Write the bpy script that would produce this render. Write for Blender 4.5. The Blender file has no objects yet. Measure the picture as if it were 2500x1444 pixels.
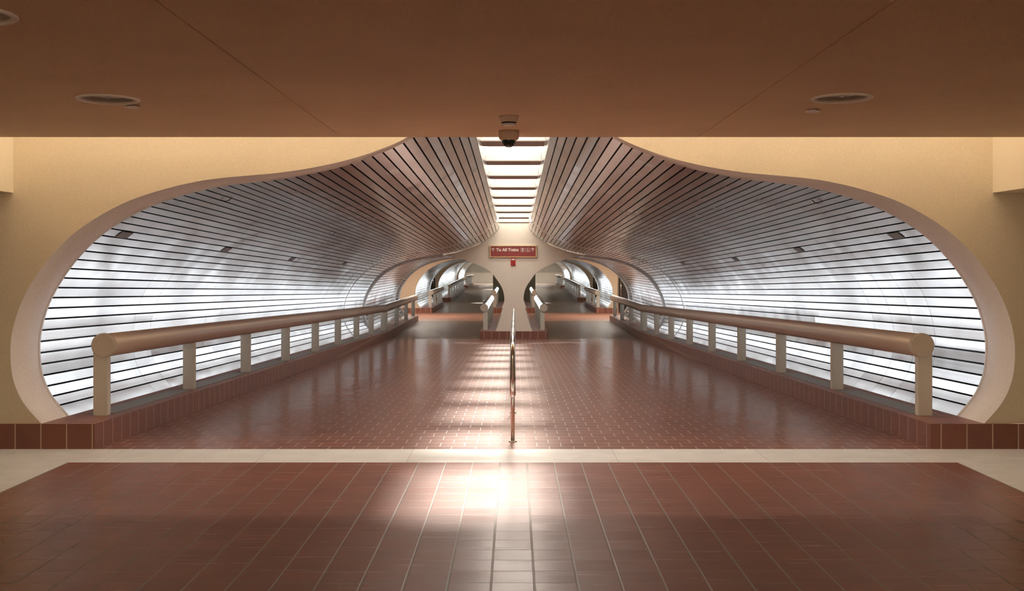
import bpy, bmesh, math, random
from mathutils import Vector, Matrix, noise as mnoise
random.seed(7)
C = bpy.context.scene.collection
sc = bpy.context.scene

# ------------------------------------------------------------------ camera, world, exposure, lights
F_PX = 2650.0          # focal length in pixels of the 2500 px wide frame
EYE = 1.479            # eye height
cam = bpy.data.cameras.new('camera'); co = bpy.data.objects.new('camera', cam); C.objects.link(co)
cam.sensor_width = 36.0; cam.lens = 36.0 * F_PX / 2500.0
cam.shift_x = -(1256 - 1250) / 2500.0
cam.shift_y = -(722 - 644) / 2500.0
cam.clip_end = 300
co.location = (0.014, 0, EYE); co.rotation_euler = (math.pi / 2, 0, 0)
sc.camera = co
w = bpy.data.worlds.new('world'); sc.world = w; w.use_nodes = True
w.node_tree.nodes['Background'].inputs[0].default_value = (0.5, 0.6, 0.8, 1)
w.node_tree.nodes['Background'].inputs[1].default_value = 0.0
sc.view_settings.view_transform = 'Standard'; sc.view_settings.look = 'None'
sc.view_settings.gamma = 1.0; sc.view_settings.use_curve_mapping = False
sc.view_settings.exposure = 1.06
sc.cycles.use_denoising = True
sc.cycles.max_bounces = 6; sc.cycles.diffuse_bounces = 4; sc.cycles.glossy_bounces = 3
sc.cycles.use_adaptive_sampling = True; sc.cycles.adaptive_threshold = .04; sc.cycles.adaptive_min_samples = 24
sc.cycles.time_limit = 1000.0
sc.cycles.sample_clamp_indirect = 8.0
sc.cycles.caustics_refractive = False

D1 = 8.67
def R(r): return r * D1
Y_END = R(3.33)
def FZ(y):
    """height of the walkway floor at depth y: level, ramp down, level landing, ramp up, level"""
    z = 0.0
    if y > D1: z -= 0.02585 * (min(y, Y_END) - D1)
    if y > R(6.6): z += 0.21 * (min(y, R(9.0)) - R(6.6)) / (R(9.0) - R(6.6))
    return z

def area(name, loc, size, power, col, rot=(0, 0, 0), spread=180):
    l = bpy.data.lights.new(name, 'AREA'); l.shape = 'RECTANGLE'; l.size, l.size_y = size
    l.energy = power; l.color = col; l.spread = math.radians(spread)
    o = bpy.data.objects.new(name, l); C.objects.link(o); o.location = loc; o.rotation_euler = rot
    return o
WARM = (1.0, 0.88, 0.72); NEUT = (1.0, 0.90, 0.78); COOL = (0.90, 0.95, 1.0)
K_GLASS = 10.0       # skylight glazing
K_LENS = 1.15       # lamp lenses in the guard rails
# fluorescent strip hidden in the cove above the soffit edge, washing the front wall
sun = bpy.data.lights.new('sun', 'SUN'); sun.energy = 10.0; sun.color = (1.0, .95, .87); sun.angle = math.radians(8)
so = bpy.data.objects.new('sun', sun); C.objects.link(so)
so.rotation_euler = Vector((-.22, -2.85, -3.03)).to_track_quat('-Z', 'Y').to_euler()
area('cove_light', (0, 8.30, 3.30), (12.5, 0.08), 50, WARM, (math.radians(16), 0, 0))
# added fill behind the camera, tilted up to brighten the foreground ceiling
area('fill_light', (0, -3.2, 2.2), (8, 0.5), 50, WARM, (math.radians(105), 0, 0))
# lamps of the cross corridors
for yy, p, xx in ((R(4.72), 70, 3.6), (R(4.72), 70, -3.6), (R(6.25), 14, 3.6), (R(6.25), 14, -3.6), (R(8.8), 14, -2.6), (R(8.8), 14, 2.6),
                  (R(10.9), 85, 2.0), (R(10.9), 85, -2.0)):
    area('corridor_light', (xx, yy, FZ(yy) + 2.55), (1.6, 1.2), p, NEUT)

# ------------------------------------------------------------------ materials
class NT:
    def __init__(s, name):
        s.m = bpy.data.materials.new(name); s.m.use_nodes = True
        s.t = s.m.node_tree; s.b = s.t.nodes['Principled BSDF']
    def n(s, typ, **kw):
        nd = s.t.nodes.new(typ)
        for k, v in kw.items():
            if k in nd.inputs.keys() if hasattr(nd.inputs, 'keys') else False: nd.inputs[k].default_value = v
            else: setattr(nd, k, v)
        return nd
    def l(s, a, b): s.t.links.new(a, b)
    def math(s, op, a, b=None):
        nd = s.t.nodes.new('ShaderNodeMath'); nd.operation = op
        for i, v in enumerate((a, b)):
            if v is None: continue
            if isinstance(v, (int, float)): nd.inputs[i].default_value = v
            else: s.l(v, nd.inputs[i])
        return nd.outputs[0]
    def coords(s, scale=(1, 1, 1), loc=(0, 0, 0)):
        g = s.n('ShaderNodeTexCoord'); mp = s.n('ShaderNodeMapping')
        mp.inputs['Scale'].default_value = scale; mp.inputs['Location'].default_value = loc
        s.l(g.outputs['Object'], mp.inputs['Vector']); return mp.outputs['Vector']
    def noise(s, scale, detail=4, vec=None, rough=.55):
        nd = s.n('ShaderNodeTexNoise'); nd.inputs['Scale'].default_value = scale
        nd.inputs['Detail'].default_value = detail; nd.inputs['Roughness'].default_value = rough
        if vec: s.l(vec, nd.inputs['Vector'])
        return nd.outputs['Fac']
    def ramp(s, fac, stops):
        nd = s.n('ShaderNodeValToRGB'); cr = nd.color_ramp
        while len(cr.elements) < len(stops): cr.elements.new(0.5)
        for e, (p, c) in zip(cr.elements, stops): e.position = p; e.color = (*c, 1)
        s.l(fac, nd.inputs[0]); return nd.outputs[0]
    def mix(s, fac, a, b, mode='MIX'):
        nd = s.n('ShaderNodeMix'); nd.data_type = 'RGBA'; nd.blend_type = mode
        for i, v in ((0, fac), (6, a), (7, b)):
            if isinstance(v, (int, float)): nd.inputs[i].default_value = v
            elif isinstance(v, tuple): nd.inputs[i].default_value = (*v, 1)
            else: s.l(v, nd.inputs[i])
        return nd.outputs[2]
    def bump(s, h, strength, dist):
        nd = s.n('ShaderNodeBump'); nd.inputs['Strength'].default_value = strength; nd.inputs['Distance'].default_value = dist
        s.l(h, nd.inputs['Height']); s.l(nd.outputs[0], s.b.inputs['Normal']); return nd
    def maprange(s, v, a, b, c, d):
        nd = s.n('ShaderNodeMapRange'); s.l(v, nd.inputs[0])
        for i, x in enumerate((a, b, c, d)): nd.inputs[i + 1].default_value = x
        return nd.outputs[0]

def simple(name, col, rough=.5, metal=0.0, var=.08, nscale=8, bump=0, bscale=200):
    t = NT(name); t.b.inputs['Roughness'].default_value = rough; t.b.inputs['Metallic'].default_value = metal
    v = t.coords()
    f = t.noise(nscale, 4, v)
    lo = tuple(c * (1 - var) for c in col); hi = tuple(min(1, c * (1 + var)) for c in col)
    t.l(t.ramp(f, [(.3, lo), (.7, hi)]), t.b.inputs['Base Color'])
    if bump: t.bump(t.noise(bscale, 3, v), bump, .004)
    return t.m

def tile_mat(name, px, py, offset, jx, jy, c1, c2, grout, rough, streak=.35, shift=(0, 0), axis='XY', wear=True, grout_bump=1.0, gr=0.55, coat=.5, grout2=None):
    """square or brick tiles in object coordinates; jx, jy are joint widths in metres"""
    t = NT(name)
    g = t.n('ShaderNodeTexCoord'); sx = t.n('ShaderNodeSeparateXYZ'); t.l(g.outputs['Object'], sx.inputs[0])
    o = {'X': sx.outputs[0], 'Y': sx.outputs[1], 'Z': sx.outputs[2]}
    if axis == 'S':        # walls: x+y against z
        u = t.math('ADD', o['X'], o['Y']); vv = o['Z']
    else: u, vv = o[axis[0]], o[axis[1]]
    u = t.math('DIVIDE', t.math('ADD', u, shift[0] + 100 * px), px); vv = t.math('DIVIDE', t.math('ADD', vv, shift[1] + 100 * py), py)
    row = t.math('FLOOR', vv)
    if offset: u = t.math('ADD', u, t.math('MULTIPLY', t.math('MODULO', row, 2.0), offset))
    col = t.math('FLOOR', u)
    fu = t.math('FRACT', u); fv = t.math('FRACT', vv)
    du = t.math('ABSOLUTE', t.math('SUBTRACT', fu, .5)); dv = t.math('ABSOLUTE', t.math('SUBTRACT', fv, .5))
    ju = t.maprange(du, .5 - jx / px / 2 - .006, .5 - jx / px / 2 + .006, 0, 1)
    jv = t.maprange(dv, .5 - jy / py / 2 - .006, .5 - jy / py / 2 + .006, 0, 1)
    j = t.math('MAXIMUM', ju, jv)
    cmb = t.n('ShaderNodeCombineXYZ'); t.l(col, cmb.inputs[0]); t.l(row, cmb.inputs[1])
    wn = t.n('ShaderNodeTexWhiteNoise'); t.l(cmb.outputs[0], wn.inputs['Vector'])
    v = t.coords()
    n1 = t.noise(3.0, 5, v); n2 = t.noise(60, 3, v)
    base = t.mix(wn.outputs['Value'], c1, c2)
    base = t.mix(.35, base, t.ramp(n1, [(.3, tuple(c * .75 for c in c1)), (.7, tuple(c * 1.25 for c in c2))]))
    base = t.mix(.15, base, t.ramp(n2, [(.35, c1), (.65, c2)]))
    t.l(t.mix(ju, t.mix(jv, base, grout2 or grout), grout), t.b.inputs['Base Color'])
    vs = t.coords((.55, 9, 4)); ns = t.noise(3, 4, vs)
    r = t.maprange(ns, .3, .7, rough * (1 - streak), rough * (1 + streak))
    r2 = t.math('ADD', r, t.math('MULTIPLY', j, gr - rough))
    t.l(r2, t.b.inputs['Coat Roughness']); t.b.inputs['Roughness'].default_value = .5
    t.b.inputs['Specular IOR Level'].default_value = .62
    t.b.inputs['Coat Weight'].default_value = coat; t.b.inputs['Coat IOR'].default_value = 1.5
    h = t.math('ADD', t.math('MULTIPLY', j, -1.0 * grout_bump), t.math('MULTIPLY', t.noise(14, 3, v), .25))
    sc3 = t.n('ShaderNodeSeparateColor'); t.l(wn.outputs['Color'], sc3.inputs[0])
    tu = t.math('MULTIPLY', t.math('SUBTRACT', fu, .5), t.math('SUBTRACT', sc3.outputs[0], .5))
    tv = t.math('MULTIPLY', t.math('SUBTRACT', fv, .5), t.math('SUBTRACT', sc3.outputs[1], .5))
    h = t.math('ADD', h, t.math('MULTIPLY', t.math('ADD', tu, t.math('MULTIPLY', tv, .4)), 10.0))
    bn = t.bump(h, .35, .002); t.l(bn.outputs[0], t.b.inputs['Coat Normal'])
    return t.m

M = {}
TILE1 = (.215, .068, .040); TILE2 = (.28, .095, .058)
M['tile_fg'] = tile_mat('quarry_tile_square', .2, .194, 0, .0095, .0055, TILE1, TILE2, (.20, .155, .11), .22, shift=(.1 - .006, .02), coat=.5, grout2=(.10, .06, .04))
M['tile_ramp'] = tile_mat('quarry_tile_staggered', .197, .200, .5, .007, .007, TILE1, TILE2, (.42, .31, .23), .17, shift=(0, 0), coat=.7)
M['tile_far_sheen'] = tile_mat('quarry_tile_far_sheen', .197, .200, .5, .008, .006, (.14, .075, .040), (.18, .10, .055), (.30, .24, .14), .18, coat=.3)  # same red-brown tile, with olive reflections put into the colour
M['tile_cross_lit'] = tile_mat('quarry_tile_crossing_lit', .2, .2, .0, .009, .009, (.33, .14, .08), (.39, .17, .105), (.55, .40, .30), .35)  # same tile again, corridor light painted in as a brighter orange
M['tile_curb'] = tile_mat('quarry_tile_curb', .205, 5.0, 0, .009, .0, (.20, .062, .038), (.26, .085, .05), (.60, .46, .34), .38, axis='S', shift=(.03, 0.3))
M['tile_top'] = tile_mat('quarry_tile_curb_top', .205, .21, 0, .006, .006, (.27, .10, .07), (.33, .13, .09), (.42, .31, .24), .36, shift=(.03, 0.03))
M['granite'] = simple('granite_sill', (.84, .84, .82), .36, var=.07, nscale=5, bump=.05)
def stucco(name, col, var=.05, bs=90, st=.5):
    t = NT(name); t.b.inputs['Roughness'].default_value = .85; v = t.coords()
    a = t.noise(1.3, 4, v); lo = tuple(c * (1 - var) for c in col); hi = tuple(min(1, c * (1 + var)) for c in col)
    cc = t.mix(.5, t.ramp(a, [(.3, lo), (.7, hi)]), t.ramp(t.noise(bs * .6, 2, v), [(.35, tuple(c * (1 - 2.2 * var) for c in col)), (.65, tuple(min(1, c * (1 + 2.2 * var)) for c in col))]))
    t.l(cc, t.b.inputs['Base Color']); t.bump(t.noise(bs, 3, v), st, .004); return t.m
M['cream'] = stucco('cream_stucco_wall', (.80, .69, .50), .05, 240, .35)
M['soffit'] = stucco('tan_stucco_ceiling', (.88, .63, .39), .10, 240, .4)
M['pylon'] = stucco('cream_painted_plaster', (.90, .82, .70), .012, 60, .15)
M['reveal'] = stucco('pale_rough_reveal', (.92, .86, .83), .06, 150, .3)
M['white'] = stucco('white_well_plaster', (.80, .75, .69), .02, 60, .1)
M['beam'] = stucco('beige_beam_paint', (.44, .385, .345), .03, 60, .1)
M['gasket'] = simple('slate_gasket', (.16, .16, .19), .6)
M['olive'] = stucco('dark_olive_wall', (.34, .30, .20), .08)
M['post'] = simple('cream_paint', (.74, .72, .63), .40, var=.03)
M['capm'] = simple('cream_cap_paint', (.68, .62, .51), .5, var=.03)
M['black'] = simple('dark_gap', (.02, .018, .015), .8)
M['steel'] = simple('handrail_steel', (.60, .57, .53), .22, 1.0, .04)
M['chrome'] = simple('polished_steel', (.75, .73, .70), .15, 1.0, .04)
M['rib'] = simple('pale_trim_metal', (.88, .84, .80), .5, 0.0, .03)
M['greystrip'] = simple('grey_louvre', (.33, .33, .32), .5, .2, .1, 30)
M['maroon'] = simple('maroon_sign_enamel', (.33, .055, .05), .35, var=.05)
M['signframe'] = simple('brass_sign_frame', (.80, .60, .34), .35, .6, .05)
M['signwhite'] = simple('white_lettering', (.90, .80, .72), .5, var=.02)
M['red'] = simple('alarm_red_plastic', (.62, .02, .02), .35, var=.05)
M['clear'] = simple('clear_strobe_lens', (.85, .82, .78), .2, var=.05)
M['beige'] = simple('beige_plastic', (.66, .50, .36), .5, var=.04)
M['dome'] = simple('smoked_dome', (.02, .03, .025), .06, var=.1)
M['concrete'] = simple('pale_concrete', (.52, .50, .46), .6, var=.12, nscale=2, bump=.1)
M['cabin'] = simple('grey_lamp_glass', (.62, .60, .56), .35, var=.1, nscale=20)
M['lampface'] = simple('grey_lamp_face', (.74, .72, .68), .5, var=.05)
M['ringm'] = simple('lamp_trim_ring', (.95, .86, .74), .5, var=.05)
M['doorglass'] = simple('door_glass', (.05, .045, .04), .08, var=.1)

def rail_metal():
    t = NT('brushed_bronze_tube'); t.b.inputs['Metallic'].default_value = .6
    v = t.coords((60, 60, 1.5)); f = t.noise(4, 4, v)
    t.l(t.ramp(f, [(.3, (.68, .58, .51)), (.7, (.74, .65, .57))]), t.b.inputs['Base Color'])
    t.b.inputs['Roughness'].default_value = .46
    return t.m
M['tube'] = rail_metal()

def clad_mat(name, base, r0):
    t = NT(name); t.b.inputs['Metallic'].default_value = 1.0
    at = t.n('ShaderNodeAttribute'); at.attribute_name = 'panel'
    v = t.coords((1, 1, 1))
    sm = t.noise(1.2, 1, t.coords((1, 1.6, 1)))
    colr = t.ramp(at.outputs['Fac'], [(0, tuple(c * .86 for c in base)), (1, base)])
    t.l(colr, t.b.inputs['Base Color'])
    r = t.math('ADD', t.maprange(sm, .3, .7, r0 - .04, r0 + .04), t.math('MULTIPLY', at.outputs['Fac'], .05))
    t.l(r, t.b.inputs['Roughness'])
    return t.m
M['clad'] = clad_mat('steel_cladding', (.85, .84, .83), .20)

def emis(name, col, k):
    t = NT(name); t.b.inputs['Base Color'].default_value = (.8, .8, .8, 1)
    t.b.inputs['Emission Color'].default_value = (*col, 1); t.b.inputs['Emission Strength'].default_value = k
    return t.m
M['glass'] = emis('daylit_skylight_glass', (1.0, .93, .85), K_GLASS)
def _pane():
    t = M['glass'].node_tree; out = t.nodes['Material Output']; b = t.nodes['Principled BSDF']
    tr = t.nodes.new('ShaderNodeBsdfTransparent'); tr.inputs[0].default_value = (.9, .9, .88, 1)
    mx = t.nodes.new('ShaderNodeMixShader'); mx.inputs[0].default_value = .5
    t.links.new(tr.outputs[0], mx.inputs[1]); t.links.new(b.outputs[0], mx.inputs[2]); t.links.new(mx.outputs[0], out.inputs[0])
_pane()
M['lens'] = emis('lit_lamp_lens', (.88, .94, 1.0), K_LENS)
M['lens_far'] = emis('lit_lamp_lens_far', (.88, .95, 1.0), K_LENS * 2.4)
M['lit'] = emis('lit_panel', (1.0, .86, .6), 3.0)

# ------------------------------------------------------------------ helpers
def obj(name, bm, mats, parent=None, smooth=False, kind=None, label=None, cat=None, group=None, loc=None):
    me = bpy.data.meshes.new(name); 
    if smooth:
        for f in bm.faces: f.smooth = True
    bm.to_mesh(me); bm.free()
    for m in (mats if isinstance(mats, (list, tuple)) else [mats]): me.materials.append(m)
    o = bpy.data.objects.new(name, me); C.objects.link(o)
    if parent: o.parent = parent
    if kind: o['kind'] = kind
    if label: o['label'] = label
    if cat: o['category'] = cat
    if group: o['group'] = group
    if loc: o.location = loc
    return o
def thing(name, label, cat, loc=(0, 0, 0), group=None):
    o = bpy.data.objects.new(name, None); C.objects.link(o); o.location = loc; o.empty_display_size = .1
    o['label'] = label; o['category'] = cat
    if group: o['group'] = group
    return o
def recalc(bm): bmesh.ops.recalc_face_normals(bm, faces=bm.faces)
def box(bm, x0, x1, y0, y1, z0, z1, mi=0):
    vs = [bm.verts.new((x, y, z)) for x in (x0, x1) for y in (y0, y1) for z in (z0, z1)]
    for q in ((0, 1, 3, 2), (4, 6, 7, 5), (0, 4, 5, 1), (2, 3, 7, 6), (0, 2, 6, 4), (1, 5, 7, 3)):
        bm.faces.new([vs[i] for i in q]).material_index = mi
    return vs
def prism_y(bm, pts, y0, y1, z0=0.0, z1=None, mf=0, ms=0):
    """closed (x, h) outline swept from y0 to y1"""
    z1 = z0 if z1 is None else z1
    a = [bm.verts.new((x, y0, h + z0)) for x, h in pts]; b = [bm.verts.new((x, y1, h + z1)) for x, h in pts]
    bm.faces.new(a).material_index = mf; bm.faces.new(b[::-1]).material_index = mf
    n = len(pts)
    for i in range(n): bm.faces.new((a[i], b[i], b[(i + 1) % n], a[(i + 1) % n])).material_index = ms
def lathe(bm, prof, seg=48, c=(0, 0, 0), mi=0):
    rings = []
    for r, z in prof:
        if r < 1e-5: rings.append([bm.verts.new((c[0], c[1], c[2] + z))])
        else: rings.append([bm.verts.new((c[0] + r * math.cos(2 * math.pi * i / seg), c[1] + r * math.sin(2 * math.pi * i / seg), c[2] + z)) for i in range(seg)])
    for a, b in zip(rings, rings[1:]):
        for i in range(seg):
            j = (i + 1) % seg
            q = [a[0]] if len(a) == 1 else [a[i], a[j]]
            q += [b[0]] if len(b) == 1 else [b[j], b[i]]
            if len(q) > 2: bm.faces.new(q).material_index = mi
def tube(bm, pts, rad, seg=16, caps=True, mi=0):
    pts = [Vector(p) for p in pts]; rings = []; up = Vector((1, 0, 0))
    for i, p in enumerate(pts):
        d = (pts[min(i + 1, len(pts) - 1)] - pts[max(i - 1, 0)]).normalized()
        a = (up - d * up.dot(d)).normalized(); b = d.cross(a)
        rings.append([bm.verts.new(p + (a * math.cos(2 * math.pi * k / seg) + b * math.sin(2 * math.pi * k / seg)) * rad) for k in range(seg)])
    for a, b in zip(rings, rings[1:]):
        for k in range(seg): bm.faces.new((a[k], a[(k + 1) % seg], b[(k + 1) % seg], b[k])).material_index = mi
    if caps: bm.faces.new(rings[0][::-1]); bm.faces.new(rings[-1])
def catmull(pts, n=8):
    out = []
    P = [pts[0]] + list(pts) + [pts[-1]]
    for i in range(1, len(P) - 2):
        for k in range(n):
            t = k / n
            out.append(tuple(.5 * ((2 * P[i][j]) + (-P[i-1][j] + P[i+1][j]) * t + (2*P[i-1][j] - 5*P[i][j] + 4*P[i+1][j] - P[i+2][j]) * t*t
                       + (-P[i-1][j] + 3*P[i][j] - 3*P[i+1][j] + P[i+2][j]) * t**3) for j in range(2)))
    out.append(tuple(pts[-1])); return out
def resample(pts, pitch):
    L = [0.0]
    for a, b in zip(pts, pts[1:]): L.append(L[-1] + math.dist(a, b))
    def at(s):
        s = max(0, min(s, L[-1]))
        for i in range(len(L) - 1):
            if s <= L[i + 1] + 1e-9:
                t = (s - L[i]) / max(1e-9, L[i + 1] - L[i])
                return tuple(pts[i][j] + (pts[i + 1][j] - pts[i][j]) * t for j in range(2))
        return pts[-1]
    return at, L[-1]

# ------------------------------------------------------------------ tunnel section (half, x > 0; height above the walkway)
SEC = catmull([(.385, 3.03), (.40, 2.94), (.488, 2.84), (.57, 2.765), (.648, 2.70), (.805, 2.595), (1.0, 2.49), (1.2, 2.41), (1.486, 2.315),
       (1.813, 2.245), (2.075, 2.205), (2.336, 2.175), (2.53, 2.145), (2.794, 2.08), (3.12, 1.963), (3.449, 1.77), (3.678, 1.553),
       (3.84, 1.33), (3.94, 1.135), (4.0, .92), (4.012, .74), (3.988, .545), (3.908, .365), (3.77, .20)])
SECF = catmull([(.385, 3.05), (.44, 2.93), (.52, 2.82), (.65, 2.66), (.83, 2.495), (1.158, 2.356), (1.486, 2.268), (1.813, 2.212), (2.075, 2.186),
       (2.336, 2.162), (2.53, 2.133), (2.794, 2.071), (3.12, 1.957), (3.449, 1.764), (3.678, 1.551), (3.84, 1.329), (3.94, 1.132), (4.0, .92),
       (4.012, .74), (3.988, .545), (3.908, .365), (3.766, .20)])
PYL = catmull([(1.857, 2.222), (1.449, 2.139), (1.144, 2.038), (.839, 1.914), (.613, 1.773), (.472, 1.598), (.36, 1.435), (.288, 1.274), (.256, 1.09),
       (.268, .907), (.318, .705), (.403, .422), (.49, .20)], 6)
PITCH = .0968

def cladding(name, sx, y0, y1, sec, seglen, seed, pitch=PITCH, seams=()):
    rnd = random.Random(seed)
    bm = bmesh.new(); lay = bm.faces.layers.float.new('panel')
    at, L = resample(sec, pitch); n = int(L / pitch + .001)
    def normal(s):
        a, b = at(s - .02), at(s + .02); tx, tz = b[0] - a[0], b[1] - a[1]; l = math.hypot(tx, tz)
        return (-tz / l, tx / l)
    for i in range(n):
        s0 = i * pitch + .0078; s1 = min(L, (i + 1) * pitch - .0078)
        if i == n - 1: s1 = L
        p0, p1 = at(s0), at(s1); nx, nz = normal((s0 + s1) / 2); nx, nz = -nx, -nz
        # make sure the normal points out of the tunnel
        if nx * (p0[0] - 1.9) + nz * (p0[1] - 1.1) < 0 and p0[0] > 1.0: nx, nz = -nx, -nz
        if p0[0] <= 1.0 and nz < 0: nx, nz = -nx, -nz
        cuts = [y0]
        if p0[0] > 3.2 and p0[1] < 1.5: cuts += list(seams)
        first = len(cuts)
        y = cuts[-1] + seglen * (rnd.uniform(.3, 1.0))
        while y < y1 - .8: cuts.append(y); y += seglen
        cuts.append(y1)
        for k in range(len(cuts) - 1):
            g = .0025 if 0 < k <= first and first > 1 else .0006
            g2 = .0025 if k + 1 < first + 1 and first > 1 else .0006
            a0, a1 = cuts[k] + g, cuts[k + 1] - g2
            val = rnd.random(); tilt = rnd.uniform(-.0005, .0005); m = max(1, round((a1 - a0) / .11))
            off = rnd.uniform(-.0003, .0003)
            stn = ((1, s0), (.33, s0 * .667 + s1 * .333), (-.33, s0 * .333 + s1 * .667), (-1, s1)) if p0[0] > 3.0 else ((1, s0), (-1, s1))
            rows = []
            for q in range(m + 1):
                yy = a0 + (a1 - a0) * q / m
                c = []
                for sg, ss in stn:
                    px, ph = at(ss)
                    w1 = mnoise.noise(Vector((ss * 2.4 + sx * 9, yy * 3.0, seed + .3))) * .0013
                    w2 = mnoise.noise(Vector((ss * 1.1, yy * 1.1, seed + 5.3 + sx))) * .0010
                    d = w1 + w2 + off + sg * tilt
                    c.append(((px + nx * d) * sx, yy, ph + nz * d + FZ(yy)))
                rows.append(c)
            vr = [[bm.verts.new(c) for c in r] for r in rows]
            for ra, rb in zip(vr, vr[1:]):
                for q in range(len(stn) - 1):
                    f = bm.faces.new((ra[q], ra[q + 1], rb[q + 1], rb[q])); f[lay] = val; f.smooth = True
            d = .007
            for side in (0, len(stn) - 1):
                va, vb = rows[0][side], rows[-1][side]
                u = [bm.verts.new(c) for c in (va, vb, (vb[0] + nx * d * sx, vb[1], vb[2] + nz * d), (va[0] + nx * d * sx, va[1], va[2] + nz * d))]
                gf = bm.faces.new(u); gf[lay] = val
    # dark sub-deck behind the open joints
    pts = [at(L * i / 90) for i in range(91)]
    ys = [y0, y1]
    prev = None
    for i, p in enumerate(pts):
        nx, nz = normal(L * i / 90); nx, nz = -nx, -nz
        if nx * (p[0] - 1.9) + nz * (p[1] - 1.1) < 0 and p[0] > 1.0: nx, nz = -nx, -nz
        if p[0] <= 1.0 and nz < 0: nx, nz = -nx, -nz
        cur = [bm.verts.new(((p[0] + nx * .03) * sx, yy, p[1] + nz * .03 + FZ(yy))) for yy in ys]
        if prev: bm.faces.new((prev[0], prev[1], cur[1], cur[0])).material_index = 1
        prev = cur
    return obj(name, bm, [M['clad'], M['black']], kind='structure')

def rib(name, y, sec, width=.05, proud=.025, depth=.06, floor=None, sxs=(-1, 1), mat=None):
    """slim pale trim that follows the vault"""
    out = []
    for sx in sxs:
        bm = bmesh.new(); prev = None
        z = FZ(y)
        for i, p in enumerate(sec):
            a = sec[max(0, i - 1)]; b = sec[min(len(sec) - 1, i + 1)]
            tx, tz = b[0] - a[0], b[1] - a[1]; l = math.hypot(tx, tz) or 1
            nx, nz = -tz / l, tx / l
            if nx * (p[0] - 1.9) + nz * (p[1] - 1.1) > 0: nx, nz = -nx, -nz     # inward
            c = [((p[0] + nx * o) * sx, yy, p[1] + nz * o + z) for o, yy in ((-.03, y), (proud, y), (proud, y + depth), (-.03, y + depth))]
            cur = [bm.verts.new(q) for q in c]
            if prev:
                for k in range(4): bm.faces.new((prev[k], prev[(k + 1) % 4], cur[(k + 1) % 4], cur[k]))
            prev = cur
        recalc(bm)
        out.append(obj(name, bm, mat or M['rib'], kind='structure', smooth=False))
    return out

# ------------------------------------------------------------------ floors
def strip(name, x0, x1, ys, mat, dz=0.0):
    bm = bmesh.new(); prev = None
    for y in ys:
        cur = [bm.verts.new((x0, y, FZ(y) + dz)), bm.verts.new((x1, y, FZ(y) + dz))]
        if prev: bm.faces.new((prev[0], prev[1], cur[1], cur[0]))
        prev = cur
    return obj(name, bm, mat, kind='structure')
YS0 = 8.065
strip('floor', -3.306, 3.306, (-4, YS0), M['tile_fg'])
# pale stone sill with its open joints, and the stone border on both sides of the tile field
k = 1
def slab(x0, x1, y0, y1, z0=-.05, z1=0.0):
    global k
    bm = bmesh.new(); box(bm, x0 + .0015, x1 - .0015, y0 + .0015, y1 - .0015, z0, z1)
    obj('trim_%d' % k, bm, M['granite'], kind='structure'); k += 1
xs = [-7, -5.3, -4.2, -3.06, -1.92, -.79, .79, 1.92, 3.06, 4.2, 5.3, 7]
for a, b in zip(xs, xs[1:]): slab(a, b, YS0, D1 - .02)
for sx in (-1, 1):
    ys = [-4, -2, 0, 2, 3.8, 5.6, 7.44, YS0]
    for a, b in zip(ys, ys[1:]): slab(min(sx * 3.306, sx * 7), max(sx * 3.306, sx * 7), a, b)
bm = bmesh.new(); box(bm, -7, 7, YS0 - .01, D1, -.08, -.012); box(bm, -7, -3.3, -4, YS0, -.08, -.012); box(bm, 3.3, 7, -4, YS0, -.08, -.012)
obj('floor', bm, M['black'], kind='structure')
strip('floor', -3.4, 3.4, (D1 - .02, Y_END), M['tile_ramp'])
strip('floor', -3.4, 3.4, (Y_END, R(4.36)), M['tile_far_sheen'])
strip('floor', -9, 9, (R(4.36), R(5.07)), M['tile_cross_lit'])
strip('floor', -3.4, 3.4, (R(5.07), R(5.95)), M['tile_far_sheen'])
strip('floor', -9, 9, (R(5.95), R(6.6)), M['tile_far_sheen'])
strip('floor', -3.4, 3.4, (R(6.6), R(8.6)), M['tile_far_sheen'])
strip('floor', -9, 9, (R(8.6), R(9.0)), M['tile_far_sheen'])
strip('floor', -9, 9, (R(9.0), R(10.9)), M['tile_far_sheen'])
strip('floor', -9, 9, (R(10.9), R(11.6)), M['concrete'])

# ------------------------------------------------------------------ tiled curbs
CX = 3.33
def curb(name, x0, x1, y0, y1):
    """tiled kerb following the walkway; x0 < x1"""
    bm = bmesh.new(); prev = None
    ys = [y0] + [y for y in (Y_END, R(6.6), R(9.0)) if y0 < y < y1] + [y1]
    for y in ys:
        z = FZ(y)
        cur = [bm.verts.new(c) for c in ((x0, y, z - .05), (x0, y, z + .2), (x1, y, z + .2), (x1, y, z - .05))]
        if prev is None: bm.faces.new(cur)
        else:
            for q in range(4):
                f = bm.faces.new((prev[q], cur[q], cur[(q + 1) % 4], prev[(q + 1) % 4])); f.material_index = 1 if q == 1 else 0
        prev = cur
    bm.faces.new(prev[::-1]); recalc(bm)
    return obj(name, bm, [M['tile_curb'], M['tile_top']], kind='structure')
for side, sx in (('left', -1), ('right', 1)):
    def lr(a, b): return (min(sx * a, sx * b), max(sx * a, sx * b))
    curb('baseboard_' + side, *lr(CX, 7.0), D1 - .02, D1 + .50)
    curb('baseboard_' + side, *lr(CX, 4.02), D1 + .50, R(4.36))
    curb('baseboard_' + side, *lr(CX, 7.0), R(5.07) - .02, R(5.07) + .5)
    curb('baseboard_' + side, *lr(CX, 4.02), R(5.07) + .5, R(5.95))
    curb('baseboard_' + side, *lr(CX, 7.0), R(6.6), R(6.6) + .5)
    curb('baseboard_' + side, *lr(CX, 4.02), R(6.6) + .5, R(8.6))
    curb('baseboard_' + side, *lr(CX, 4.02), R(9.0), R(10.1))
curb('baseboard_center', -.90, .90, Y_END - .02, R(4.36))
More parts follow.
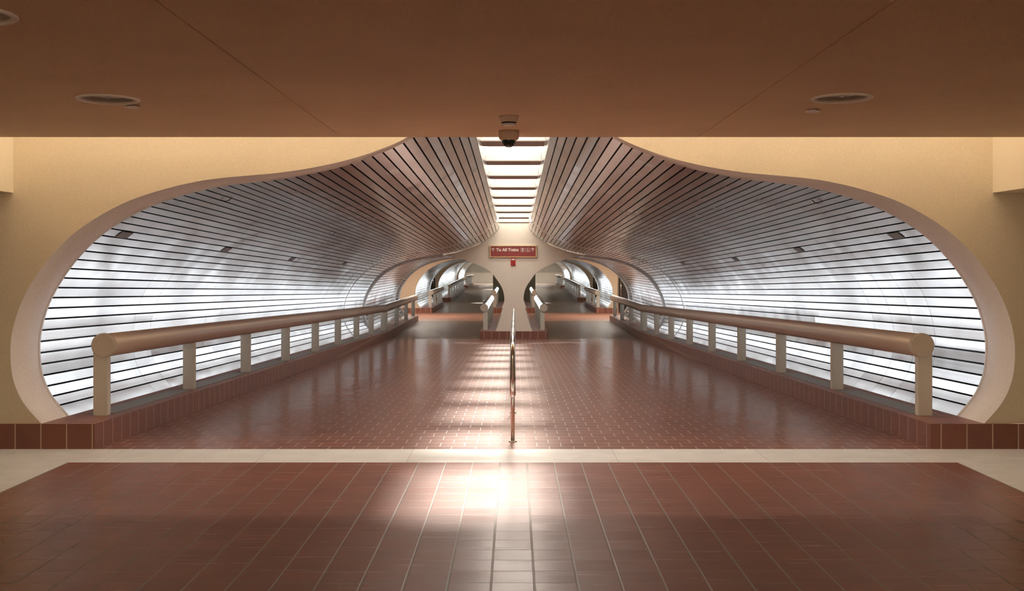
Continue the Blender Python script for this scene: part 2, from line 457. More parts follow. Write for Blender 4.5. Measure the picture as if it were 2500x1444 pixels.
curb('baseboard_center', -.90, .90, R(5.07) - .02, R(5.95))

# ------------------------------------------------------------------ front wall with its double-lobed opening
def arch_wall(name, y, thick, sec_f, sec_b, xo, ztop, mats, zbot=.20, seam=None):
    z = FZ(y); bm = bmesh.new()
    full_f = [(-x, h) for x, h in sec_f[::-1]] + list(sec_f)
    full_b = [(-x, h) for x, h in sec_b[::-1]] + list(sec_b)
    vf = [bm.verts.new((x, y, h + z)) for x, h in full_f]
    o = [bm.verts.new((x, y, zz)) for x, zz in ((-xo, zbot + z), (-xo, ztop + z), (xo, ztop + z), (xo, zbot + z))]
    n = len(vf); m = n // 2
    bm.faces.new([o[0]] + [o[1]] + [vf[i] for i in range(m - 1, -1, -1)])
    bm.faces.new([o[1], o[2], vf[m], vf[m - 1]])
    bm.faces.new([vf[i] for i in range(n - 1, m - 1, -1)] + [o[2], o[3]])
    vb = [bm.verts.new((x, y + thick, h + FZ(y + thick))) for x, h in full_b]
    # split the reveal in two steps so the soft arris stays crisp
    for i in range(n - 1):
        f = bm.faces.new((vf[i], vf[i + 1], vb[i + 1], vb[i])); f.material_index = 1; f.smooth = True
    bm.normal_update(); bmesh.ops.triangulate(bm, faces=[f for f in bm.faces if len(f.verts) > 4])
    return obj(name, bm, mats, kind='structure')
at_f, Lf = resample(SECF, .03); at_b, Lb = resample(SEC, .03)
SF = [at_f(Lf * i / 120) for i in range(121)]; SB = [at_b(Lb * i / 120) for i in range(121)]
arch_wall('wall_front', D1, .52, SF, SB, 7.0, 3.6, [M['cream'], M['reveal']])
# slim white metal edge where the cladding starts
rib('trim_40', D1 + .505, SB, proud=.012, depth=.02)

# ------------------------------------------------------------------ cladding of the main vault and the far vaults
YA = D1 + .52
for side, sx in (('left', -1), ('right', 1)):
    cladding('wall_' + side, sx, YA, R(2.95), SEC, 4.9, 11 + sx, seams=[R(r) for r in ((1.32, 1.383) if sx < 0 else (1.19, 1.253, 1.32, 1.389))])
    cladding('wall_' + side, sx, R(2.95) + .05, Y_END - .02, SEC, 3.4, 21 + sx)
LOBE = [p for p in SB if p[0] > 1.86]
LOBE_IN = [(1.86, 2.21)] + [p for p in SB if p[0] > 1.95]
rib('trim_41', R(2.95), SB, proud=.006, depth=.05)
rib('trim_42', Y_END, LOBE, proud=.045, depth=.10)
SECB = [(1.144, 2.05), (1.449, 2.15), (1.70, 2.205)] + [p for p in SB if p[0] > 1.95]
SECB = resample(SECB, .05); SECB = [SECB[0](SECB[1] * i / 100) for i in range(101)]
for side, sx in (('left', -1), ('right', 1)):
    cladding('wall_' + side, sx, Y_END + .1, R(4.22), SECB, 2.6, 31 + sx)
    cladding('wall_' + side, sx, R(4.22) + .08, R(4.36), SECB, 1.35, 33 + sx)
    cladding('wall_' + side, sx, R(5.07) + .1, R(5.95), SECB, 1.35, 41 + sx)
    cladding('wall_' + side, sx, R(6.6) + .1, R(8.6), SECB, 1.35, 51 + sx)
    cladding('wall_' + side, sx, R(9.0) + .05, R(10.0), SECB, 1.35, 61 + sx)
rib('trim_43', R(4.22), LOBE, proud=.01, depth=.07)
rib('trim_44', R(4.36), LOBE, proud=.03, depth=.12)
rib('trim_45', R(5.95), LOBE, proud=.03, depth=.12)
rib('trim_46', R(8.6), LOBE, proud=.03, depth=.12)
rib('trim_47', R(10.0), LOBE, proud=.03, depth=.12)

def on_vault(px, py):
    """where the line of sight through a point of the photograph meets the vault: (x, y, h, tangent)"""
    sx = -1 if px < 1254 else 1; dx = abs(px - 1254); best = None
    for i in range(len(SB) - 1):
        a = SB[i]
        r = a[0] * 305.6 / dx; h = 1.255 + (712.5 - py) * r / 305.6
        e = abs(h - a[1])
        if r > 1.08 and (best is None or e < best[0]): best = (e, i, r)
    return sx, best[1], best[2]
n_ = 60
for px, py in ((288, 576), (543, 610), (712, 630), (840, 644), (2206, 575), (1962, 610), (1797, 630), (1668, 644)):  # matte plates added to imitate grey reflections of the lens gaps
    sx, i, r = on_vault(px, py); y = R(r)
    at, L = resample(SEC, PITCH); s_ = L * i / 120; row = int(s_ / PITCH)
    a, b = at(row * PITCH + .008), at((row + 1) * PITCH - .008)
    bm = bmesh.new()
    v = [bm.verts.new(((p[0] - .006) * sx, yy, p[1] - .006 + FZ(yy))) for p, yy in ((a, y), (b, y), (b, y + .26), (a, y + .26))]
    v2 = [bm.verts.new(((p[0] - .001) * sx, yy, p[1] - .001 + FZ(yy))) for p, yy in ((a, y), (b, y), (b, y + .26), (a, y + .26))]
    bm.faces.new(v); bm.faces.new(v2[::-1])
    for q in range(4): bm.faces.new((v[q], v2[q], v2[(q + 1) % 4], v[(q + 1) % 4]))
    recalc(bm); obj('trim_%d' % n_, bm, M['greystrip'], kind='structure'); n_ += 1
for px, py in ((567, 480), (820, 566), (935, 600), (1985, 487), (1718, 570), (1595, 608)):
    sx, i, r = on_vault(px, py); y = R(r); p = SB[i]; q2 = SB[i + 1]
    tx, tz = q2[0] - p[0], q2[1] - p[1]; l = math.hypot(tx, tz); tx, tz = tx / l, tz / l; nx, nz = (tz, -tx)
    if nz > 0: nx, nz = -nx, -nz
    bm = bmesh.new(); prev = None
    for k_ in range(9):            # a strip clip that has sprung out of its joint
        t_ = k_ / 8; o_ = .004 + .022 * math.sin(math.pi * t_); u_ = .10 * t_
        cur = [bm.verts.new(((p[0] + tx * u_ + nx * (o_ + e)) * sx, yy, p[1] + tz * u_ + nz * (o_ + e) + FZ(yy))) for yy, e in ((y, 0), (y + .025, 0), (y + .025, .003), (y, .003))]
        if prev:
            for q in range(4): bm.faces.new((prev[q], prev[(q + 1) % 4], cur[(q + 1) % 4], cur[q]))
        prev = cur
    recalc(bm); obj('trim_%d' % n_, bm, M['black'], kind='structure'); n_ += 1

# central piers: solid between the two lobes
def pier(name, y0, y1, top=True, mat=None, mat2=None):
    half = [(1.857, 2.222)]
    up = [p for p in SB if p[0] < 1.84][::-1] if top else [(1.857, 2.7)]
    up = [(x, h - .004) for x, h in up]
    right = list(PYL[::-1]) + up
    if top: right += [(.385, 3.60)]
    pts = right + [(-x, h) for x, h in right[::-1]]
    bm = bmesh.new(); prism_y(bm, pts, y0, y1, FZ(y0), FZ(y1))
    recalc(bm); bmesh.ops.triangulate(bm, faces=[f for f in bm.faces if len(f.verts) > 4])
    return obj(name, bm, mat or M['pylon'], kind='structure')
pier('wall_center', Y_END, R(4.36))
pier('wall_center', R(5.07), R(5.95), top=False)

# walls of the cross corridors: same lobes cut in a wide wall
def lobe_wall(name, y, mat):
    z = FZ(y); bm = bmesh.new()
    ol = [(1.857, 2.222)] + [p for p in SB if p[0] > 1.95]
    for sx in (-1, 1):
        pts = [(1.857, 2.75)] + ol + [(8.0, .20), (8.0, 2.75)]
        vs = [bm.verts.new((x * sx, y, h + z)) for x, h in pts]
        bm.faces.new(vs)
        vb = [bm.verts.new((x * sx, y + .1, h + z)) for x, h in ol]
        va = [bm.verts.new((x * sx, y, h + z)) for x, h in ol]
        for i in range(len(ol) - 1): bm.faces.new((va[i], va[i + 1], vb[i + 1], vb[i]))
    bm.normal_update(); bmesh.ops.triangulate(bm, faces=[f for f in bm.faces if len(f.verts) > 4])
    return obj(name, bm, mat, kind='structure')
M['tan'] = stucco('tan_corridor_wall', (.66, .55, .41), .03, 70, .2)
lobe_wall('wall_back', R(5.07), M['tan'])
lobe_wall('wall_back', R(6.6), M['tan'])
lobe_wall('wall_back', R(9.0), M['tan'])
def panel_wall(name, x0, x1, y, z0, z1, mat):
    bm = bmesh.new(); box(bm, x0, x1, y, y + .1, z0, z1); return obj(name, bm, mat, kind='structure')
for yb in (R(4.36), R(5.95), R(8.6), R(10.0)):   # backs of the vault blocks
    bm = bmesh.new(); z = FZ(yb)
    ol = [(1.857, 2.222)] + [p for p in SB if p[0] > 1.95]
    for sx in (-1, 1):
        vs = [bm.verts.new((x * sx, yb + .12, h + z)) for x, h in [(1.857, 2.75)] + ol + [(8.0, .20), (8.0, 2.75)]]
        bm.faces.new(vs)
    bm.normal_update(); bmesh.ops.triangulate(bm, faces=[f for f in bm.faces if len(f.verts) > 4])
    obj('wall_back', bm, M['tan'], kind='structure')
for a, b in ((R(4.36), R(5.07)), (R(5.95), R(6.6)), (R(8.6), R(9.0)), (R(10.0), R(11.6))):
    bm = bmesh.new(); z = max(FZ(a), FZ(b)) + 2.62
    box(bm, -8, 8, a, b + .1, z, z + .1); obj('ceiling', bm, M['tan'], kind='structure')
    for side, sx in (('left', -1), ('right', 1)):
        bm = bmesh.new(); box(bm, min(sx * 8, sx * 8.1), max(sx * 8, sx * 8.1), a, b + .1, FZ(a) - .1, z + .1)
        obj('wall_' + side, bm, M['tan'], kind='structure')
# flat lids over the vault blocks beyond the crossing, where the two lobes meet
for a, b in ((R(6.6), R(8.6)), (R(9.0), R(10.0))):
    bm = bmesh.new(); prev = None
    for y in (a, b):
        cur = [bm.verts.new((x, y, FZ(y) + h)) for x, h in ((-1.2, 2.07), (-.6, 2.2), (.6, 2.2), (1.2, 2.07))]
        if prev:
            for q in range(3): bm.faces.new((prev[q], prev[q + 1], cur[q + 1], cur[q]))
        prev = cur
    obj('ceiling', bm, M['tan'], kind='structure')
bm = bmesh.new(); box(bm, -1.02, 1.02, R(6.02), R(6.35), FZ(R(6)) - .02, FZ(R(6)) + 2.62)
obj('wall_center', bm, M['olive'], kind='structure')
# end of the corridor: concrete wall, taller wainscot slab
zf = FZ(R(11.5))
panel_wall('wall_back', -8, 8, R(11.5), zf - .1, zf + 3, M['concrete'])
bm = bmesh.new(); box(bm, -8, 8, R(11.5) - .12, R(11.5), zf, zf + .95); obj('baseboard_back', bm, M['white'], kind='structure')

# ------------------------------------------------------------------ skylight well
bm = bmesh.new()
for sx in (-1, 1):
    prev = None
    for y in (YA - .52, Y_END):
        z = FZ(y); cur = [bm.verts.new((sx * x, y, z + h)) for x, h in ((.385, 3.03), (.385, 3.40), (.36, 3.60))]
        if prev:
            for q in range(2): bm.faces.new((prev[q], prev[q + 1], cur[q + 1], cur[q]))
        prev = cur
obj('wall_center', bm, M['white'], kind='structure')
NEAR = [1.04, 1.257, 1.472, 1.697, 1.915, 2.126, 2.337, 2.558, 2.772, 2.989, 3.197]
ORD = ['in line with the front wall', 'hidden just behind the ceiling edge', 'nearest beam, directly behind the dome camera', 'second visible', 'third visible', 'fourth visible', 'fifth visible', 'sixth visible', 'seventh visible', 'eighth visible', 'ninth and farthest']
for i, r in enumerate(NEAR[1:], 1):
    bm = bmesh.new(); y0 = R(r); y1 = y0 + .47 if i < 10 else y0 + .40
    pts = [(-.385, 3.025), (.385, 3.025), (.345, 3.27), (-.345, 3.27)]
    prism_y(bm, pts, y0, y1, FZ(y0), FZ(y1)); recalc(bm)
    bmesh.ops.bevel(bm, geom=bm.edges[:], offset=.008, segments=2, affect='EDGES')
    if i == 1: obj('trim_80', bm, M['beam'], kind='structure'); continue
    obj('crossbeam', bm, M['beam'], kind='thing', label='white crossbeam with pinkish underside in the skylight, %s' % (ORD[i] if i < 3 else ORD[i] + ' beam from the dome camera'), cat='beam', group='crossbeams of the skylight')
edges = [R(r) for r in NEAR] + [R(3.27)]
for i in range(len(edges) - 1):
    bm = bmesh.new()
    a, b = edges[i] + .02, edges[i + 1] - .02
    vs = [bm.verts.new((x, y, FZ(y) + 3.52)) for x, y in ((-.35, a), (.35, a), (.35, b), (-.35, b))]
    bm.faces.new(vs)
    obj('window_%d' % (i + 1), bm, M['glass'], kind='structure')

# ------------------------------------------------------------------ foreground hall
ZC = 2.383; KC = .9456
LIGHTS = [(a * KC, b * KC, c * KC) for a, b, c in ((-2.34, 6.29, .178), (1.90, 6.25, .174), (-2.075, 4.15, .178))]
bm = bmesh.new(); box(bm, -7, 7, -4, 7.754, ZC, ZC + .55)
ceil = obj('ceiling', bm, M['soffit'], kind='structure')
cuts = []
for x, y, r in LIGHTS:
    bm = bmesh.new(); lathe(bm, [(0, -.05), (r * .93, -.05), (r * .93, .09), (0, .09)], 64, (x, y, ZC)); recalc(bm)
    cuts.append(obj('cutter', bm, M['soffit']))
def groove(x0, x1, y0, y1):
    bm = bmesh.new(); box(bm, x0, x1, y0, y1, ZC - .01, ZC + .004); recalc(bm); cuts.append(obj('cutter', bm, M['soffit']))
groove(-1.222, -1.214, -3.9, 7.7); groove(1.320, 1.328, -3.9, 7.7)
groove(-6.9, -1.222, 6.08, 6.087); groove(1.328, 6.9, 6.09, 6.096)
for c in cuts:
    m = ceil.modifiers.new('b', 'BOOLEAN'); m.operation = 'DIFFERENCE'; m.object = c; m.solver = 'EXACT'
dg = bpy.context.evaluated_depsgraph_get()
me = bpy.data.meshes.new_from_object(ceil.evaluated_get(dg)); ceil.modifiers.clear(); ceil.data = me
for c in cuts: bpy.data.objects.remove(c)
# side beams hanging below the ceiling
for side, x0, x1 in (('left', -7, -3.99), ('right', 3.835, 7)):
    bm = bmesh.new(); box(bm, x0, x1, 6.9, D1, 2.045, 3.6)
    obj('wall_' + side, bm, M['cream'], kind='structure')
    bm = bmesh.new(); sx = -1 if side == 'left' else 1
    box(bm, min(sx * 7, sx * 7.1), max(sx * 7, sx * 7.1), -4, D1, -.05, 3.7); obj('wall_' + side, bm, M['cream'], kind='structure')
bm = bmesh.new(); box(bm, -7, 7, -4.1, -4, -.05, 3.7); obj('wall_back', bm, M['cream'], kind='structure')
bm = bmesh.new(); box(bm, -7, 7, 7.4, D1 + .3, 3.6, 3.7); obj('ceiling', bm, M['cream'], kind='structure')

# ------------------------------------------------------------------ guard rails with lamp lenses
def guard(label, sx, xt, xp, posts, y0, yk, y1, lens, wall_dir, rad=.1, hc=.80, lm='lens'):
    """xt tube centre, xp post centre (positive values); wall_dir: +1 lens faces away from the centre line, -1 towards it"""
    t = thing('guard_rail', label, 'railing', (sx * xt, y0, FZ(y0) + .2))
    def P(x, y, z): return (x - sx * xt, y - y0, z - (FZ(y0) + .2))
    ys = [y0] + ([yk] if yk else []) + [y1]
    # lens occupies angles on the wall side; angles from +x, counter-clockwise seen from the camera
    la, lb = (math.radians(109), math.radians(225)) if (wall_dir * sx < 0 and wall_dir > 0) else (math.radians(105), math.radians(205)) if wall_dir * sx < 0 else ((math.radians(-25), math.radians(75)) if wall_dir < 0 else (math.radians(-45), math.radians(71)))
    seg = 48
    for a, b in zip(ys, ys[1:]):
        bm = bmesh.new(); rings = []
        for y in (a, b):
            rings.append([bm.verts.new(P(sx * xt + rad * math.cos(2 * math.pi * q / seg), y, FZ(y) + hc + rad * math.sin(2 * math.pi * q / seg))) for q in range(seg)])
        for q in range(seg): bm.faces.new((rings[0][q], rings[0][(q + 1) % seg], rings[1][(q + 1) % seg], rings[1][q]))
        bm.faces.new(rings[0][::-1]); bm.faces.new(rings[1])
        tb = obj('handrail_tube', bm, M['tube'], t)
        for f in tb.data.polygons: f.use_smooth = len(f.vertices) == 4
        # lit lenses, one per bay
        n = max(1, round((b - a) / lens)); dy = (b - a) / n
        for i in range(n):
            gp = .16 if wall_dir < 0 else .10; c0, c1 = a + i * dy + (gp if i else .04), a + (i + 1) * dy - gp
            bm = bmesh.new(); m = 14; rg = []
            for y in (c0, c1):
                rg.append([bm.verts.new(P(sx * xt + (rad + .004) * math.cos(la + (lb - la) * q / m), y, FZ(y) + hc + (rad + .004) * math.sin(la + (lb - la) * q / m))) for q in range(m + 1)])
            for q in range(m): bm.faces.new((rg[0][q], rg[0][q + 1], rg[1][q + 1], rg[1][q]))
            obj('lamp_lens', bm, M[lm], t, smooth=True, label='lit white lens on the wall side of the tube')
            if wall_dir < 0 and i:
                bm = bmesh.new(); yj = a + i * dy; tube(bm, [P(sx * xt, yj - .10, FZ(yj) + hc), P(sx * xt, yj + .10, FZ(yj) + hc)], rad + .007, 48)
                obj('lens_gasket', bm, M['gasket'], t)
    if yk:
        bm = bmesh.new(); tube(bm, [P(sx * xt, yk - .035, FZ(yk) + hc), P(sx * xt, yk + .035, FZ(yk) + hc)], rad + .005, 48)
        obj('joint_collar', bm, M['tube'], t)
    bm = bmesh.new()
    lathe(bm, [(0, .012), (rad * .93, .012), (rad + .003, .004), (rad + .003, -.03)], 48)
    bmesh.ops.rotate(bm, verts=bm.verts, matrix=Matrix.Rotation(math.pi / 2, 3, 'X'))
    bmesh.ops.translate(bm, verts=bm.verts, vec=P(sx * xt, y0 - .001, FZ(y0) + hc)); recalc(bm)
    obj('end_cap', bm, M['capm'], t)
    for y in posts:
        bm = bmesh.new(); z = FZ(y)
        top = z + hc - (.0 if abs(y - posts[0]) < .01 else .05)
        x0, x1 = sx * xp - .06, sx * xp + .06
        vs = box(bm, *[c for c in (P(x0, 0, 0)[0], P(x1, 0, 0)[0])], y - y0, y - y0 + .08, z + .2 - FZ(y0) - .2, top - FZ(y0) - .2)
        recalc(bm); bmesh.ops.bevel(bm, geom=bm.edges[:], offset=.004, segments=2, affect='EDGES')
        obj('post', bm, M['post'], t)
    return t
PR = [1.062, 1.349, 1.633, 1.917, 2.204, 2.487, 2.78, 3.065, 3.345, 3.40, 3.73, 4.05, 4.34]
for side, sx in (('left', -1), ('right', 1)):
    ps = [R(r) for r in PR]
    guard('long bronze tube guard rail on cream posts running down the %s curb of the ramp' % side, sx, 3.462, 3.50, ps, R(1.059), R(3.36), R(4.40), 2.46, 1)
    guard('short cream-capped guard rail on the %s side of the central sign pier' % side, sx, .805, .775, [R(r) for r in (3.395, 3.65, 3.9, 4.15, 4.33)], R(3.392), None, R(4.36), 1.68, -1, rad=.106, hc=.80)
    guard('small guard rail beyond the orange-lit tile crossing at the %s wall' % side, sx, 3.43, 3.47, [R(r) for r in (5.17, 5.45, 5.72, 5.93)], R(5.165), None, R(5.98), 2.3, 1, lm='lens_far')
    guard('second cream-capped guard rail at the far pier, %s side' % side, sx, .835, .80, [R(r) for r in (5.17, 5.5, 5.85)], R(5.165), None, R(5.95), 1.7, -1)
    guard('dark-ended guard rail before the farthest vaults on the %s' % side, sx, 3.43, 3.47, [R(r) for r in (6.68, 6.95, 7.25, 7.55, 7.85, 8.15, 8.45)], R(6.67), None, R(8.6), 2.3, 1, lm='lens_far')
    guard('last tiny guard rail near the concrete end wall on the %s' % side, sx, 3.43, 3.47, [R(r) for r in (9.1, 9.4, 9.7, 10.0)], R(9.08), None, R(10.3), 2.3, 1, lm='lens_far')

# grey louvre strips let into the curb tops between the posts
NUM = ['first', 'second', 'third', 'fourth', 'fifth', 'sixth', 'seventh', 'eighth']
for side, sx in (('left', -1), ('right', 1)):
    for i in range(8):
        a, b = R(PR[i]) + .16, R(PR[i + 1]) - (.12 if i < 7 else .05)
        bm = bmesh.new(); x0, x1 = sorted((sx * 3.44, sx * 3.66))
        z0, z1 = FZ(a) + .2, FZ(b) + .2
        for (xa, xb, h) in ((x0, x1, .006),):
            v = [bm.verts.new(c) for c in ((xa, a, z0), (xb, a, z0), (xb, b, z1), (xa, b, z1), (xa, a, z0 + h), (xb, a, z0 + h), (xb, b, z1 + h), (xa, b, z1 + h))]
            for q in ((0, 3, 2, 1), (4, 5, 6, 7), (0, 1, 5, 4), (1, 2, 6, 5), (2, 3, 7, 6), (3, 0, 4, 7)): bm.faces.new([v[j] for j in q])
        obj('metal_louvre', bm, M['greystrip'], kind='thing', label='flat grey metal strip on the %s curb behind the %s post of the long rail' % (side, NUM[i]), cat='metal strip', group='grey strips on the curbs')

# ------------------------------------------------------------------ central steel handrail
hr = thing('center_handrail', 'slim steel pipe handrail with looped end standing in the middle of the ramp', 'handrail', (0, 9.05, FZ(9.05)))
def Q(y, h, x=0.0): return (x, y - 9.05, FZ(y) - FZ(9.05) + h)
pts = [Q(R(2.56), .885)]
pts += [Q(y, .885) for y in (20, 16, 12, 10, 9.2, 8.9)]
rr = .16; yc = 8.78
for q in range(0, 9):
    a = math.radians(90 + 90 * q / 8); pts.append(Q(yc + rr * math.cos(a), .885 - rr + rr * math.sin(a)))
for q in range(0, 9):
    a = math.radians(180 + 90 * q / 8); pts.append(Q(yc + rr * math.cos(a), .42 + rr + rr * math.sin(a)))
pts.append(Q(9.05, .42))
bm = bmesh.new(); tube(bm, pts, .0225, 20); recalc(bm); obj('rail', bm, M['steel'], hr, smooth=True)
for i, y in enumerate((9.05, 11.2, 13.4, 15.6, 17.8, 20.0, 22.0)):
    bm = bmesh.new(); tube(bm, [Q(y, 0), Q(y, .875)], .016, 18); recalc(bm); p = obj('post', bm, M['steel'], hr, smooth=True)
    bm = bmesh.new(); lathe(bm, [(0, .012), (.03, .012), (.034, .006), (.034, -.002), (0, -.002)], 24, Q(y, 0)); recalc(bm); obj('base_flange', bm, M['steel'], hr)
    if i == 0:
        bm = bmesh.new(); tube(bm, [Q(y, .24, -.035), Q(y, .24, .035)], .004, 8); obj('screw_pin', bm, M['chrome'], hr)

# ------------------------------------------------------------------ sign and alarm on the pier
yS = Y_END; zS = FZ(yS) + 2.325
u = 3.33 / 305.6 / 14.44
sg = thing('direction_sign', 'maroon rectangular sign reading To All Trains with arrows on the central pier', 'sign', (-.02, yS, zS))
bm = bmesh.new(); box(bm, -.60, .60, -.045, -.002, -.142, .142); obj('sign_panel', bm, M['maroon'], sg)
bm = bmesh.new()
for a in ((-.625, .625, .137, .158), (-.625, .625, -.158, -.137), (-.625, -.600, -.137, .137), (.600, .625, -.137, .137)): box(bm, a[0], a[1], -.06, -.002, a[2], a[3])
obj('sign_frame', bm, M['signframe'], sg)
def sp(x, y): return ((x - 1060) * u, -(y - 472) * u)
cu = bpy.data.curves.new('lettering', 'FONT'); cu.body = 'To All Trains'; cu.size = .112; cu.offset = .0045; cu.extrude = .002
tx = bpy.data.objects.new('lettering', cu); C.objects.link(tx)
bpy.context.view_layer.update()
wd = tx.dimensions.x; s = (1255 - 465) * u / wd
me = bpy.data.meshes.new_from_object(tx.evaluated_get(bpy.context.evaluated_depsgraph_get())); bpy.data.objects.remove(tx)
lt = bpy.data.objects.new('lettering', me); C.objects.link(lt); lt.parent = sg; lt.data.materials.clear(); lt.data.materials.append(M['signwhite'])
lt.scale = (s, s, 1); lt.rotation_euler = (math.pi / 2, 0, 0); lt.location = (sp(465, 0)[0], -.048, sp(0, 464)[1])
def flat(bm, pts, y0=-.050, y1=-.044):
    a = [bm.verts.new((x, y0, z)) for x, z in pts]; b = [bm.verts.new((x, y1, z)) for x, z in pts]
    bm.faces.new(a); bm.faces.new(b[::-1])
    for i in range(len(a)): bm.faces.new((a[i], b[i], b[(i + 1) % len(a)], a[(i + 1) % len(a)]))
def bar(bm, p, q, w):
    d = Vector((q[0] - p[0], q[1] - p[1])); n = Vector((-d.y, d.x)).normalized() * w / 2
    flat(bm, [(p[0] + n.x, p[1] + n.y), (q[0] + n.x, q[1] + n.y), (q[0] - n.x, q[1] - n.y), (p[0] - n.x, p[1] - n.y)])
for cx in (350, 1750):
    bm = bmesh.new(); w_ = 22 * u
    bar(bm, sp(cx, 478), sp(cx, 352), w_); bar(bm, sp(cx + 3, 345), sp(cx - 58, 412), w_); bar(bm, sp(cx - 3, 345), sp(cx + 58, 412), w_)
    recalc(bm); obj('arrow', bm, M['signwhite'], sg, label='white upward arrow')
def ring_sq(bm, x0, x1, y0, y1, t):
    for a in ((x0 + 12, y0 + t / 2, x1 - 12, y0 + t / 2), (x0 + 12, y1 - t / 2, x1 - 12, y1 - t / 2), (x0 + t / 2, y0 + 12, x0 + t / 2, y1 - 12), (x1 - t / 2, y0 + 12, x1 - t / 2, y1 - 12),
              (x0 + 4, y0 + 16, x0 + 16, y0 + 4), (x1 - 16, y0 + 4, x1 - 4, y0 + 16), (x0 + 4, y1 - 16, x0 + 16, y1 - 4), (x1 - 16, y1 - 4, x1 - 4, y1 - 16)):
        bar(bm, sp(a[0], a[1]), sp(a[2], a[3]), t * u)
bm = bmesh.new(); ring_sq(bm, 1320, 1465, 352, 490, 8)
flat(bm, [sp(*p) for p in ((1362, 378), (1372, 370), (1414, 370), (1424, 378), (1424, 400), (1362, 400))])
flat(bm, [sp(*p) for p in ((1362, 400), (1370, 400), (1370, 424), (1362, 424))]); flat(bm, [sp(*p) for p in ((1416, 400), (1424, 400), (1424, 424), (1416, 424))])
flat(bm, [sp(*p) for p in ((1362, 424), (1424, 424), (1424, 446), (1416, 456), (1370, 456), (1362, 446))])
bar(bm, sp(1374, 456), sp(1358, 480), 8 * u); bar(bm, sp(1412, 456), sp(1428, 480), 8 * u); bar(bm, sp(1366, 470), sp(1420, 470), 5 * u)
recalc(bm); obj('train_pictogram', bm, M['signwhite'], sg)
bm = bmesh.new(); ring_sq(bm, 1505, 1650, 352, 490, 8)
flat(bm, [sp(1562 + 8 * math.cos(a * math.pi / 5), 370 + 8 * math.sin(a * math.pi / 5)) for a in range(10)])
bar(bm, sp(1562, 380), sp(1564, 428), 11 * u); bar(bm, sp(1564, 396), sp(1592, 400), 8 * u); bar(bm, sp(1562, 427), sp(1600, 430), 10 * u); bar(bm, sp(1598, 428), sp(1616, 462), 10 * u); bar(bm, sp(1612, 462), sp(1630, 456), 8 * u)
prev = None
for a in range(100, 375, 15):
    p = sp(1568 + 30 * math.cos(math.radians(a - 190)), 440 + 30 * -math.sin(math.radians(a))) if False else sp(1570 + 32 * math.cos(math.radians(a)), 440 - 32 * math.sin(math.radians(a)))
    if prev and (100 <= a <= 360): bar(bm, prev, p, 8 * u)
    prev = p
recalc(bm); obj('wheelchair_pictogram', bm, M['signwhite'], sg)

al = thing('fire_alarm', 'small red fire alarm strobe with clear lens just below the maroon sign', 'fire alarm', (-.02, yS, FZ(yS) + 2.05))
bm = bmesh.new(); box(bm, -.064, .064, -.045, 0, -.10, .10); recalc(bm); bmesh.ops.bevel(bm, geom=bm.edges[:], offset=.008, segments=2, affect='EDGES'); obj('housing', bm, M['red'], al)
bm = bmesh.new(); box(bm, -.050, .050, -.065, -.04, .038, .078); recalc(bm); bmesh.ops.bevel(bm, geom=bm.edges[:], offset=.008, segments=2, affect='EDGES'); obj('strobe_lens', bm, M['clear'], al)
bm = bmesh.new(); 
for zz in (-.07, -.05, -.03, -.01): box(bm, -.035, .035, -.049, -.044, zz, zz + .008)
obj('sounder_grille', bm, M['maroon'], al)

# ------------------------------------------------------------------ ceiling devices
LBL = ['round recessed ceiling lamp, unlit, at upper left with a small white disc beside it', 'round recessed ceiling lamp, unlit, on the right half of the brown ceiling', 'round recessed ceiling lamp cut off by the top left corner of the picture']
for (x, y, r), lb in zip(LIGHTS, LBL):
    t = thing('recessed_lamp', lb, 'ceiling lamp', (x, y, ZC), 'recessed ceiling lamps')
    bm = bmesh.new(); lathe(bm, [(r * .84, .004), (r * .86, -.008), (r * .94, -.012), (r, -.006), (r, .0)], 64); obj('trim_ring', bm, M['ringm'], t, smooth=True)
    bm = bmesh.new(); lathe(bm, [(r * .85, .0), (r * .84, .035), (r * .74, .04)], 64); obj('reflector', bm, M['cabin'], t, smooth=True)
    bm = bmesh.new(); lathe(bm, [(r * .76, .04), (r * .72, .022), (r * .3, .012), (0, .010)], 64); d = obj('diffuser', bm, M['lampface'], t, smooth=True)
    bm = bmesh.new(); lathe(bm, [(.016, .012), (.016, .004), (0, .003)], 20); obj('knob', bm, M['chrome'], d)
for x, y, r, lb in ((-2.29 * KC, 6.55 * KC, .043, 'small white disc cover on the ceiling beside the upper left lamp'), (1.867 * KC, 6.74 * KC, .042, 'small white disc cover on the ceiling in front of the right-hand lamp')):
    bm = bmesh.new(); lathe(bm, [(r * .5, 0), (r * .5, -.010), (r, -.010), (r, -.015), (0, -.016)], 32, (x, y, ZC)); obj('cover_disc', bm, M['signwhite'], label=lb, cat='cover plate', group='sprinkler cover discs')
dc = thing('dome_camera', 'beige dome security camera with smoked dome at the ceiling edge above the skylight', 'security camera', (-.024, 7.39, ZC))
bm = bmesh.new(); lathe(bm, [(0, 0), (.071, 0), (.071, -.030), (.067, -.052), (.058, -.062), (.048, -.064)], 48); obj('housing', bm, M['beige'], dc, smooth=True)
bm = bmesh.new(); lathe(bm, [(.048, -.060)] + [(.048 * math.cos(math.radians(a)), -.063 - .050 * math.sin(math.radians(a))) for a in range(0, 91, 9)], 48); obj('dome', bm, M['dome'], dc, smooth=True)
sd = thing('smoke_detector', 'beige stepped smoke detector on the ceiling just in front of the dome camera', 'smoke detector', (-.02, 6.66, ZC))
bm = bmesh.new(); lathe(bm, [(0, 0), (.061, 0), (.061, -.012), (.056, -.016), (.055, -.026), (.048, -.036), (.040, -.038)], 48); obj('base', bm, M['beige'], sd, smooth=True)
bm = bmesh.new(); lathe(bm, [(.040, -.036), (.046, -.040), (.046, -.043), (.038, -.045), (.040, -.049), (.040, -.052)], 48); obj('vent_ring', bm, M['black'], sd, smooth=True)
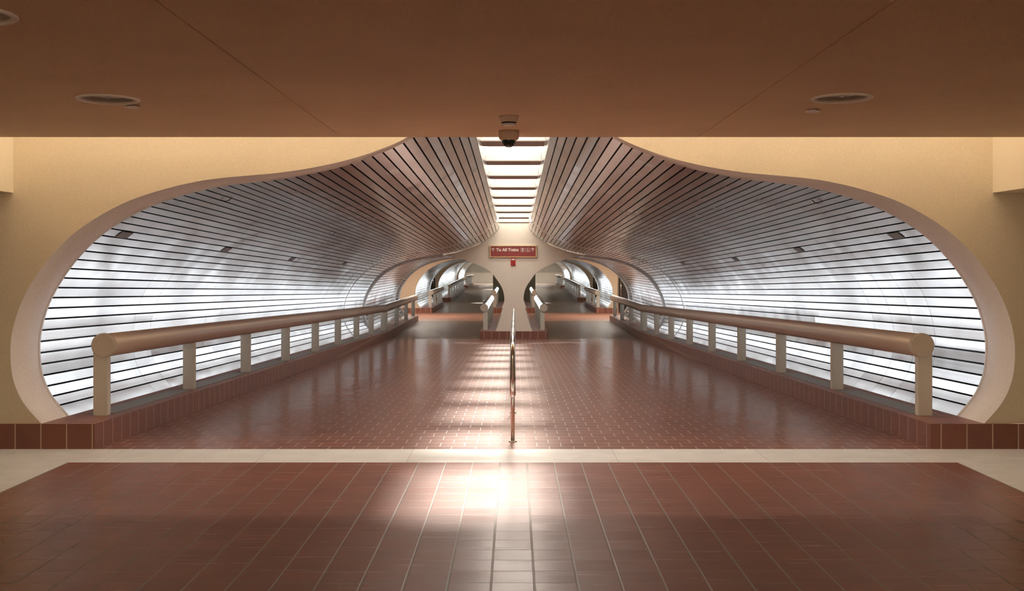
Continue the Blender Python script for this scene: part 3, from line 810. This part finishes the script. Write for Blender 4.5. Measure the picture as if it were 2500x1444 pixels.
bm = bmesh.new(); lathe(bm, [(.043, -.0455), (.043, -.0485), (.036, -.053), (.022, -.060), (0, -.063)], 48); obj('sensor_head', bm, M['signwhite'], sd, smooth=True)

# ------------------------------------------------------------------ far corridor fittings
def door(label, x0, x1, y, zb, zt):
    t = thing('corridor_door', label, 'door', ((x0 + x1) / 2, y, zb))
    w_ = (x1 - x0) / 2; h = zt - zb
    bm = bmesh.new(); box(bm, -w_, w_, -.03, -.001, 0, h); obj('glass_leaf', bm, M['doorglass'], t)
    bm = bmesh.new(); box(bm, -w_ - .05, -w_, -.06, 0, 0, h + .05); box(bm, w_, w_ + .05, -.06, 0, 0, h + .05); box(bm, -w_, w_, -.06, 0, h, h + .05); obj('frame', bm, M['chrome'], t)
    for xx in (-w_ + .10, w_ - .10):
        bm = bmesh.new(); tube(bm, [(xx, -.08, .6), (xx, -.08, 1.4)], .022, 12); obj('pull_handle', bm, M['chrome'], t, smooth=True)
zc = FZ(R(5))
door('dark glass door with steel frame in the tan wall right of the far vault', 4.22, 5.1, R(5.07), zc, zc + 2.05)
door('narrow dark glass door beside the dim vault on the far left', -4.95, -4.16, R(6.6), zc, zc + 2.05)
door('narrow dark glass door beside the dim vault on the far right', 4.16, 4.95, R(6.6), zc, zc + 2.05)
t = thing('no_smoking_sign', 'small round black no-smoking symbol on the tan wall beside the far right door', 'sign', (4.11, R(5.07), zc + 1.71))
bm = bmesh.new()
prev = None
for a in range(0, 361, 20):
    p = (.085 * math.cos(math.radians(a)), .085 * math.sin(math.radians(a)))
    if prev: 
        d = Vector((p[0] - prev[0], p[1] - prev[1])); n = Vector((-d.y, d.x)).normalized() * .009
        flat(bm, [(prev[0] + n.x, prev[1] + n.y), (p[0] + n.x, p[1] + n.y), (p[0] - n.x, p[1] - n.y), (prev[0] - n.x, prev[1] - n.y)], -.008, -.001)
    prev = p
flat(bm, [(-.065, .05), (-.05, .065), (.065, -.05), (.05, -.065)], -.008, -.001); flat(bm, [(-.055, -.012), (.05, -.012), (.05, .010), (-.055, .010)], -.008, -.001)
recalc(bm); obj('symbol', bm, M['black'], t)
for sx, lb in ((-1, 'small lit panel lamp under the crossing ceiling on the left'), (1, 'small lit panel lamp under the crossing ceiling on the right, above the glass door')):
    t = thing('corridor_lamp', lb, 'lamp', (sx * 3.35, R(4.66), zc + 2.15))
    bm = bmesh.new(); box(bm, -.2, .2, -.06, .06, -.03, .05); obj('lit_diffuser', bm, M['lit'], t)
    bm = bmesh.new(); box(bm, -.22, .22, -.07, .07, .05, .08); box(bm, -.015, .015, -.015, .015, .08, .47); obj('housing', bm, M['signframe'], t)
